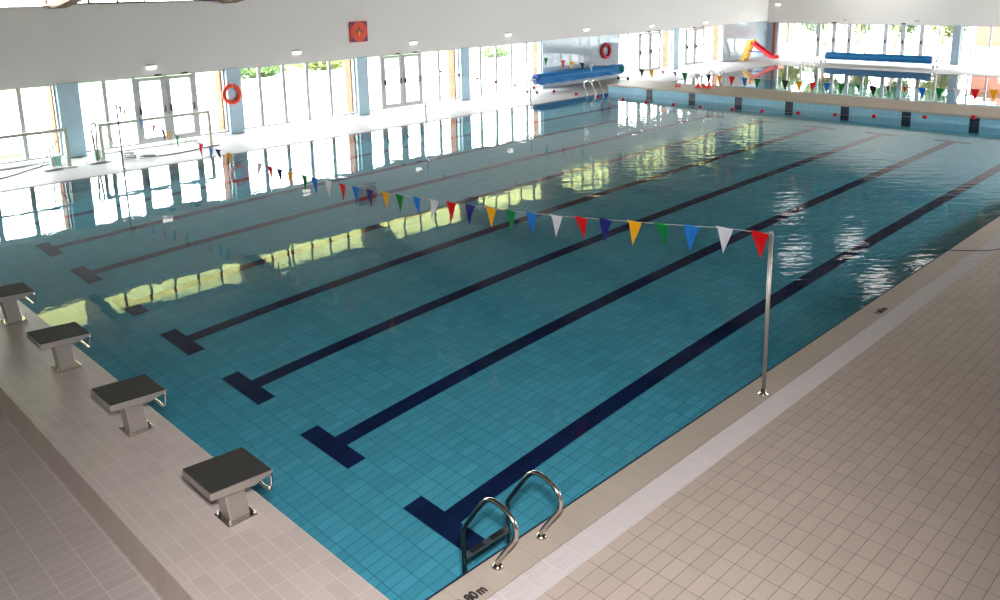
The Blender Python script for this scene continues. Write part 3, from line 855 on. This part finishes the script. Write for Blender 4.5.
hose([(1.4, 18.8, 0.017), (2.52, 19.05, 0.017), (3.34, 19.62, 0.017), (3.9, 20.0, 0.017), (4.1, 20.1, 0.017)], 'dark hose on the deck under the cut off goal, nearer the pool')
hose([(1.0, 20.2, 0.017), (2.7, 20.2, 0.017), (3.3, 20.2, 0.017), (3.8, 20.35, 0.017)], 'dark hose on the deck under the cut off goal, nearer the window')
hose([(11.70, 0.06, -0.02), (11.74, -0.03, 0.008), (11.9, -0.25, 0.008), (12.1, -0.47, 0.008), (12.37, -0.64, 0.008), (12.7, -0.8, 0.008), (13.3, -0.95, 0.008)], 'thin blue violet cord lying across the right pool edge', 0.007, 'cordblue', 'cord', 'cord', None)

# ------------------------------------------------------------------ ring buoys, clock, wall lamps
def ring(loc, label, mat, R=0.27, r=0.065):
    t = thing('ring_buoy', label, 'ring buoy', loc, 0, 'ring buoys on the left wall')
    bm = NB()
    tube(bm, [(R*math.cos(a), 0, R*math.sin(a)) for a in [2*PI*k/32 for k in range(32)]], r, 12, closed=True)
    obj('ring', bm, M[mat], t)
    for k in range(4):
        a = PI/4 + k*PI/2
        c = Vector((R*math.cos(a), 0, R*math.sin(a)))
        bm = NB()
        tube(bm, [c + (r + 0.004)*(math.cos(b)*Vector((math.cos(a), 0, math.sin(a))) + math.sin(b)*Vector((0, 1, 0))) for b in [2*PI*j/14 for j in range(14)]], 0.014, 6, closed=True)
        obj('band', bm, M[mat], t)
    bm = NB(); tube(bm, [(0, r - 0.005, R + r + 0.01), (0, -r - 0.012, R + r + 0.01), (0, -r - 0.014, R - 0.06)], 0.009); 
    obj('hook', bm, M['frame'], t)
ring((9.62, YW - 0.136, 1.29), 'orange ring buoy hanging on a blue tiled pillar', 'orange')
ring((28.68, YW - 0.0895, 1.36), 'dark red ring buoy on the blue tiled wall above the cover roll', 'redring', 0.3, 0.075)
t = thing('pace_clock', 'square orange pace clock high on the white wall', 'clock', (14.66, YW, 2.98))
bm = NB(); box(bm, -0.36, 0.36, -0.07, 0, -0.36, 0.36); obj('plate', bm, M['clockdark'], t, bevel=0.01)
bm = NB()
for a in ((-0.362, -0.345, -0.36, 0.36), (0.345, 0.362, -0.36, 0.36), (-0.36, 0.36, -0.362, -0.345), (-0.36, 0.36, 0.345, 0.362)):
    box(bm, a[0], a[1], -0.078, -0.002, a[2], a[3])
obj('rim', bm, M['clockred'], t)
bm = NB(); lathe(bm, [(0.335, -0.088), (0.34, -0.084), (0.34, -0.07)], 40, axis='y'); obj('dial', bm, M['clockred'], t)
for a, l, m in ((PI/2, 0.27, 'black'), (PI*0.94, 0.25, 'black'), (0.08*PI, 0.25, 'black'), (-PI/2 + 0.0, 0.2, 'yellowhand')):
    bm = NB(); vs = [bm.verts.new(p) for p in ((math.cos(a+PI/2)*0.035, -0.094, math.sin(a+PI/2)*0.035), (math.cos(a-PI/2)*0.035, -0.094, math.sin(a-PI/2)*0.035), (math.cos(a)*l, -0.094, math.sin(a)*l))]
    f = bm.faces.new(vs); r = bmesh.ops.extrude_face_region(bm, geom=[f])
    for v in r['geom']:
        if isinstance(v, bmesh.types.BMVert): v.co.y += 0.004
    obj('hand', bm, M[m], t)
bm = NB(); lathe(bm, [(0.03, -0.1), (0.03, -0.088)], 12, axis='y'); obj('hub', bm, M['yellowhand'], t)

def wall_lamp(loc, label, rz=0.0):
    t = thing('wall_lamp', label, 'lamp', loc, rz, 'small wall lamps above the windows')
    bm = NB(); box(bm, -0.15, 0.15, -0.08, 0, 0.02, 0.08); obj('housing', bm, M['frame'], t, bevel=0.01)
    bm = NB()
    extrude_poly(bm, [(-0.078, 0.022), (-0.072, -0.03), (-0.05, -0.06), (-0.01, -0.07), (0.0, -0.06), (0.0, 0.022)], -0.135, 0.135, axis='x'); obj('diffuser', bm, M['glow'], t)
LN = ['glowing wall lamp above the glazed doors behind the goal', 'glowing wall lamp above the window bay right of the orange ring buoy', 'glowing wall lamp above the glazed doors right of the clock',
      'glowing wall lamp above the window bay left of the blue tiled wall', 'glowing wall lamp above the blue tiled wall and red ring buoy', 'glowing wall lamp above the first window bay past the tiled wall', 'glowing wall lamp above the window bay nearest the slide']
for x, z, l_ in zip([7.22, 12.12, 17.13, 22.2, 27.3, 32.4, 37.4], [2.34, 2.43, 2.45, 2.47, 2.43, 2.36, 2.32], LN):
    wall_lamp((x, YW, z), l_)
wall_lamp((XF, 20.0, 3.05), 'glowing wall lamp at the top of the far corner above the slide', -PI/2)
for y in (15.95, 12.1):
    t = thing('exit_light_box', 'small grey box above the far glazed doors, %s' % ('nearer the slide' if y > 14 else 'nearer the pillar'), 'wall box', (XF + 0.004, y, 2.18), -PI/2)
    bm = NB(); box(bm, -0.12, 0.12, -0.07, 0, -0.05, 0.05); obj('housing', bm, M['dframe'], t, bevel=0.01)
    bm = NB(); box(bm, -0.1, 0.1, -0.075, -0.07, -0.035, 0.035); obj('lens', bm, M['frame'], t)

# ------------------------------------------------------------------ cover rollers
def cover_roller(loc, rz, length, r, zax, label, crank=True):
    t = thing('cover_roller', label, 'pool cover roller', loc, rz, 'rolled pool covers')
    bm = NB()
    prof = []
    n = 26
    for i in range(n + 1):
        x = length * i / n
        prof.append((r * (1 + 0.03*math.sin(i*1.7) + 0.02*math.sin(i*0.6)), x))
    lathe(bm, prof, 28, (0, 0, zax), axis='x')
    # loose flap of the cover
    tubew = [bm.verts.new((length*i/n, -r*1.01 - 0.02*math.sin(i*1.3), zax - r*0.2)) for i in range(n+1)]
    tubel = [bm.verts.new((length*i/n, -r*0.9 - 0.03*math.sin(i*0.9), zax - r*1.08 - 0.02*math.sin(i*2.1))) for i in range(n+1)]
    for i in range(n): bm.faces.new((tubew[i], tubew[i+1], tubel[i+1], tubel[i]))
    obj('cover_roll', bm, M['cover'], t, recalc=True)
    for x in (-0.012, length + 0.012):
        bm = NB()
        for q in (1.0, 0.75, 0.5, 0.25):
            tube(bm, [(x, q*r*0.95*math.cos(a), zax + q*r*0.95*math.sin(a)) for a in [2*PI*k/24 for k in range(24)]], 0.016, 6, closed=True)
        obj('roll_end', bm, M['coverend'], t)
    bm = NB(); tube(bm, [(-0.5, 0, zax), (length + 0.35, 0, zax)], 0.03, 10); obj('axle', bm, M['steel'], t)
    for x in (-0.22, length + 0.18):
        bm = NB()
        tube(bm, [(x, -0.28, 0.1), (x, 0, zax - 0.02)], 0.022); tube(bm, [(x, 0.28, 0.1), (x, 0, zax - 0.02)], 0.022); tube(bm, [(x, -0.28, 0.1), (x, 0.28, 0.1)], 0.022)
        st = obj('stand', bm, M['frame'], t)
        for y in (-0.28, 0.28):
            bm = NB(); lathe(bm, [(0.05, -0.02), (0.07, -0.014), (0.07, 0.014), (0.05, 0.02)], 16, (x, y, 0.07), axis='x')
            obj('wheel', bm, M['dark'], st)
    if crank:
        bm = NB()
        tube(bm, [(-0.46, 0.2*math.cos(a), zax + 0.2*math.sin(a)) for a in [2*PI*k/20 for k in range(20)]], 0.013, 6, closed=True)
        for k in range(3):
            a = k*2*PI/3; tube(bm, [(-0.46, 0, zax), (-0.46, 0.2*math.cos(a), zax + 0.2*math.sin(a))], 0.009, 6)
        obj('hand_wheel', bm, M['steel'], t)
    return t
cover_roller((23.0, 19.82, 0), 0.0, 5.9, 0.215, 0.575, 'blue pool cover rolled up before the blue tiled wall')
cover_roller((42.0, 10.50, 0), PI/2, 5.35, 0.20, 0.40, 'long blue pool cover roll standing before the far windows')

# ------------------------------------------------------------------ toy slide and cones
t = thing('toy_slide', 'red and yellow children slide in the far left corner', 'slide', (40.8, 18.2, 0))
bm = NB()
n = 14; prev = None; rows = []
for i in range(n + 1):
    f = i / n
    y = 1.42 - 1.5*f
    z = 1.0 - 0.92*(f**0.92) + 0.16*max(0, (f - 0.82)/0.18)
    rows.append([(-0.24, y, z + 0.15), (-0.22, y, z + 0.15), (-0.2, y, z), (0.2, y, z), (0.22, y, z + 0.15), (0.24, y, z + 0.15), (0.23, y, z - 0.04), (-0.23, y, z - 0.04)])
vr = [[bm.verts.new(p) for p in r] for r in rows]
for i in range(n):
    for j in range(8):
        bm.faces.new((vr[i][j], vr[i][(j+1) % 8], vr[i+1][(j+1) % 8], vr[i+1][j]))
bm.faces.new(vr[0]); bm.faces.new(vr[-1][::-1])
obj('chute', bm, M['slidered'], t)
for x in (-0.27, 0.27):
    bm = NB(); extrude_poly(bm, [(2.0, 0.0), (1.82, 0.0), (1.33, 1.18), (1.50, 1.22), (1.62, 1.12)], x - 0.04, x + 0.04, axis='x'); obj('ladder_side', bm, M['slideyellow'], t, bevel=0.02)
for k in range(4):
    z = 0.18 + 0.24*k; y = 1.87 - 0.105*k*1.0 - 0.02
    bm = NB(); box(bm, -0.23, 0.23, y - 0.09, y + 0.07, z, z + 0.05); obj('rung', bm, M['slideyellow'], t, bevel=0.01)
bm = NB(); box(bm, -0.06, 0.06, 0.62, 1.6, 0.50, 0.56); obj('brace', bm, M['slideblue'], t)
def cone(loc, h, label):
    t = thing('traffic_cone', label, 'cone', loc, 0, 'small orange cones on the walkway')
    bm = NB(); lathe(bm, [(h*0.36, 0.018), (h*0.33, 0.03), (h*0.06, h*0.97), (h*0.04, h)], 20); obj('body', bm, M['cone'], t)
    bm = NB(); s = h*0.42; box(bm, -s, s, -s, s, 0, 0.018); obj('base', bm, M['cone'], t, bevel=0.004)
cone((26.2, 13.94, HP), 0.27, 'orange cone standing alone in front of the left ladder hoop')
cone((26.25, 13.70, HP), 0.24, 'orange cone at the ladder hoops, left one of the touching pair')
cone((26.25, 13.465, HP), 0.29, 'orange cone at the ladder hoops, right and taller one of the touching pair')
cone((25.9, 14.76, HP), 0.13, 'very low orange cone, leftmost on the walkway')
cone((25.9, 14.62, HP), 0.13, 'very low orange cone, second from the left on the walkway')

# ------------------------------------------------------------------ depth markings painted on the coping
def marking(x, y, size, txt, label, wide=1.0):
    cu = D.curves.new('depth_text', 'FONT'); cu.body = txt; cu.size = size; cu.extrude = 0.0008; cu.offset = 0.006
    cu.space_character = 1.02; cu.space_word = 0.45
    tmp = D.objects.new('tmp', cu); COL.objects.link(tmp)
    dg = bpy.context.evaluated_depsgraph_get()
    me = D.meshes.new_from_object(tmp.evaluated_get(dg))
    D.objects.remove(tmp); D.curves.remove(cu)
    me.materials.clear(); me.materials.append(M['ink'])
    o = D.objects.new('depth_marking', me); COL.objects.link(o)
    o.location = (x, y, 0.0012); o.scale = (wide, 1, 1)
    tag(o, label, 'marking', 'black depth markings')
marking(0.563, -0.272, 0.118, '1.80 m', 'black depth marking cut by the bottom picture edge', 0.8)
marking(8.2, -0.28, 0.11, '1.80 m', 'small dark marking on the coping beside the grating, past the steel pole')

# ------------------------------------------------------------------ ceiling lamps (seen mirrored in the ripples) and added fill spots
def ceil_z(y):
    return ridge_z + (eave_z - 0.04 - ridge_z) * (y - ridge_y) / (YW + 0.3 - ridge_y) if y > ridge_y else ridge_z + (5.0 - ridge_z)*(ridge_y - y)/(ridge_y - Y0 + 0.3)
CL = [(30.5, 11.9), (27.6, 8.0), (26.0, 4.9), (24.8, 8.9), (23.9, 5.6)]
for i, (x, y) in enumerate(CL):
    z = 5.2
    t = thing('ceiling_light', 'long ceiling lamp hung over the pool, mirrored in the ripples', 'lamp', (x, y, z), 0, 'ceiling lamps over the pool')
    bm = NB(); box(bm, -0.9, 0.9, -0.35, 0.35, 0, 0.08); obj('housing', bm, M['frame'], t)
    bm = NB(); box(bm, -0.86, 0.86, -0.31, 0.31, -0.01, -0.001); obj('diffuser', bm, M['panelglow'], t)
    for s in (-1, 1):
        bm = NB(); tube(bm, [(s*0.7, 0, 0.08), (s*0.7, 0, ceil_z(y) - z)], 0.008, 6); obj('hanger', bm, M['steel'], t)

def area(name, loc, target, sx, sy, power, col=(1, 1, 1), portal=False):
    li = D.lights.new(name, 'AREA'); li.shape = 'RECTANGLE'; li.size = sx; li.size_y = sy
    li.energy = power; li.color = col
    if portal: li.cycles.is_portal = True
    o = D.objects.new(name, li); COL.objects.link(o); o.location = loc
    o.rotation_euler = (Vector(target) - Vector(loc)).to_track_quat('-Z', 'Y').to_euler()
    return o
li = D.lights.new('camera_fill_spot', 'SPOT'); li.energy = 3400; li.spot_size = math.radians(82); li.spot_blend = 1.0; li.shadow_soft_size = 0.18; li.color = (1.0, 0.93, 0.92)  # added flash-like fill just above the camera, not a fixture of the hall
o = D.objects.new('camera_fill_spot', li); COL.objects.link(o); o.location = (-2.8, -4.25, 4.85)
o.rotation_euler = (Vector((1.3, 0.4, 0)) - Vector(o.location)).to_track_quat('-Z', 'Y').to_euler()
for yy in (5.0, 14.0):
    li = D.lights.new('far_wall_fill', 'SPOT'); li.energy = 280; li.spot_size = math.radians(130); li.spot_blend = 0.6; li.shadow_soft_size = 0.15; li.color = (1.0, 0.96, 0.90)  # added spots that brighten the upper far wall, no fixtures there
    o = D.objects.new('far_wall_fill', li); COL.objects.link(o); o.location = (40.9, yy, 4.6)
    o.rotation_euler = (Vector((44.3, yy, 5.0)) - Vector(o.location)).to_track_quat('-Z', 'Y').to_euler()
# daylight portals in the glazed openings and the added right wall opening
def portal(x0, x1, z0, z1):
    area('window_portal', ((x0+x1)/2, YW + 0.27, (z0+z1)/2), ((x0+x1)/2, 0, (z0+z1)/2), x1 - x0, z1 - z0, 1, portal=True)
area('window_portal', (29.6, Y0 - 0.27, 3.6), (29.6, 0, 3.6), 29.0, 2.6, 1, portal=True)
portal(0.1, 24.4, 0.05, ZH); portal(29.8, 39.3, 0.05, ZH); portal(X0, XF, ZC, 4.98)
area('window_portal', (XF + 0.27, 10.5, 1.0), (0, 10.5, 1.0), 19.2, 2.0, 1, portal=True)

w = D.worlds.new('sky'); SC.world = w; w.use_nodes = True
bg = w.node_tree.nodes['Background']
tc = w.node_tree.nodes.new('ShaderNodeTexCoord'); sp = w.node_tree.nodes.new('ShaderNodeSeparateXYZ'); rp = w.node_tree.nodes.new('ShaderNodeValToRGB')
w.node_tree.links.new(tc.outputs['Generated'], sp.inputs[0]); w.node_tree.links.new(sp.outputs['Z'], rp.inputs[0]); w.node_tree.links.new(rp.outputs[0], bg.inputs[0])
rp.color_ramp.elements[0].position = 0.0; rp.color_ramp.elements[0].color = (1, 0.99, 0.97, 1)
rp.color_ramp.elements[1].position = 0.7; rp.color_ramp.elements[1].color = (0.80, 0.90, 1.0, 1)
bg.inputs[1].default_value = 24.0

# ------------------------------------------------------------------ camera
f, cx, cy, cz, yaw, pitch, roll = 839.665, -2.947, -4.327, 4.471, 0.794, 0.217, -0.021
F = Vector((math.cos(yaw)*math.cos(pitch), math.sin(yaw)*math.cos(pitch), -math.sin(pitch)))
R = Vector((math.sin(yaw), -math.cos(yaw), 0)); U = R.cross(F)
r2 = math.cos(roll)*R + math.sin(roll)*U; u2 = -math.sin(roll)*R + math.cos(roll)*U
cam = D.cameras.new('camera'); co = D.objects.new('camera', cam); COL.objects.link(co)
co.matrix_world = Matrix(((r2.x, u2.x, -F.x, cx), (r2.y, u2.y, -F.y, cy), (r2.z, u2.z, -F.z, cz), (0, 0, 0, 1)))
cam.sensor_fit = 'HORIZONTAL'; cam.sensor_width = 36.0; cam.lens = f / 1000 * 36.0
cam.shift_y = -129.35 / 1000
cam.clip_end = 300
SC.camera = co
SC.view_settings.view_transform = 'Standard'; SC.view_settings.look = 'None'
SC.view_settings.exposure = 0.0; SC.view_settings.gamma = 1.0; SC.view_settings.use_curve_mapping = False
SC.cycles.max_bounces = 10; SC.cycles.diffuse_bounces = 5; SC.cycles.transparent_max_bounces = 24
SC.cycles.use_denoising = True
SC.cycles.sample_clamp_indirect = 8.0
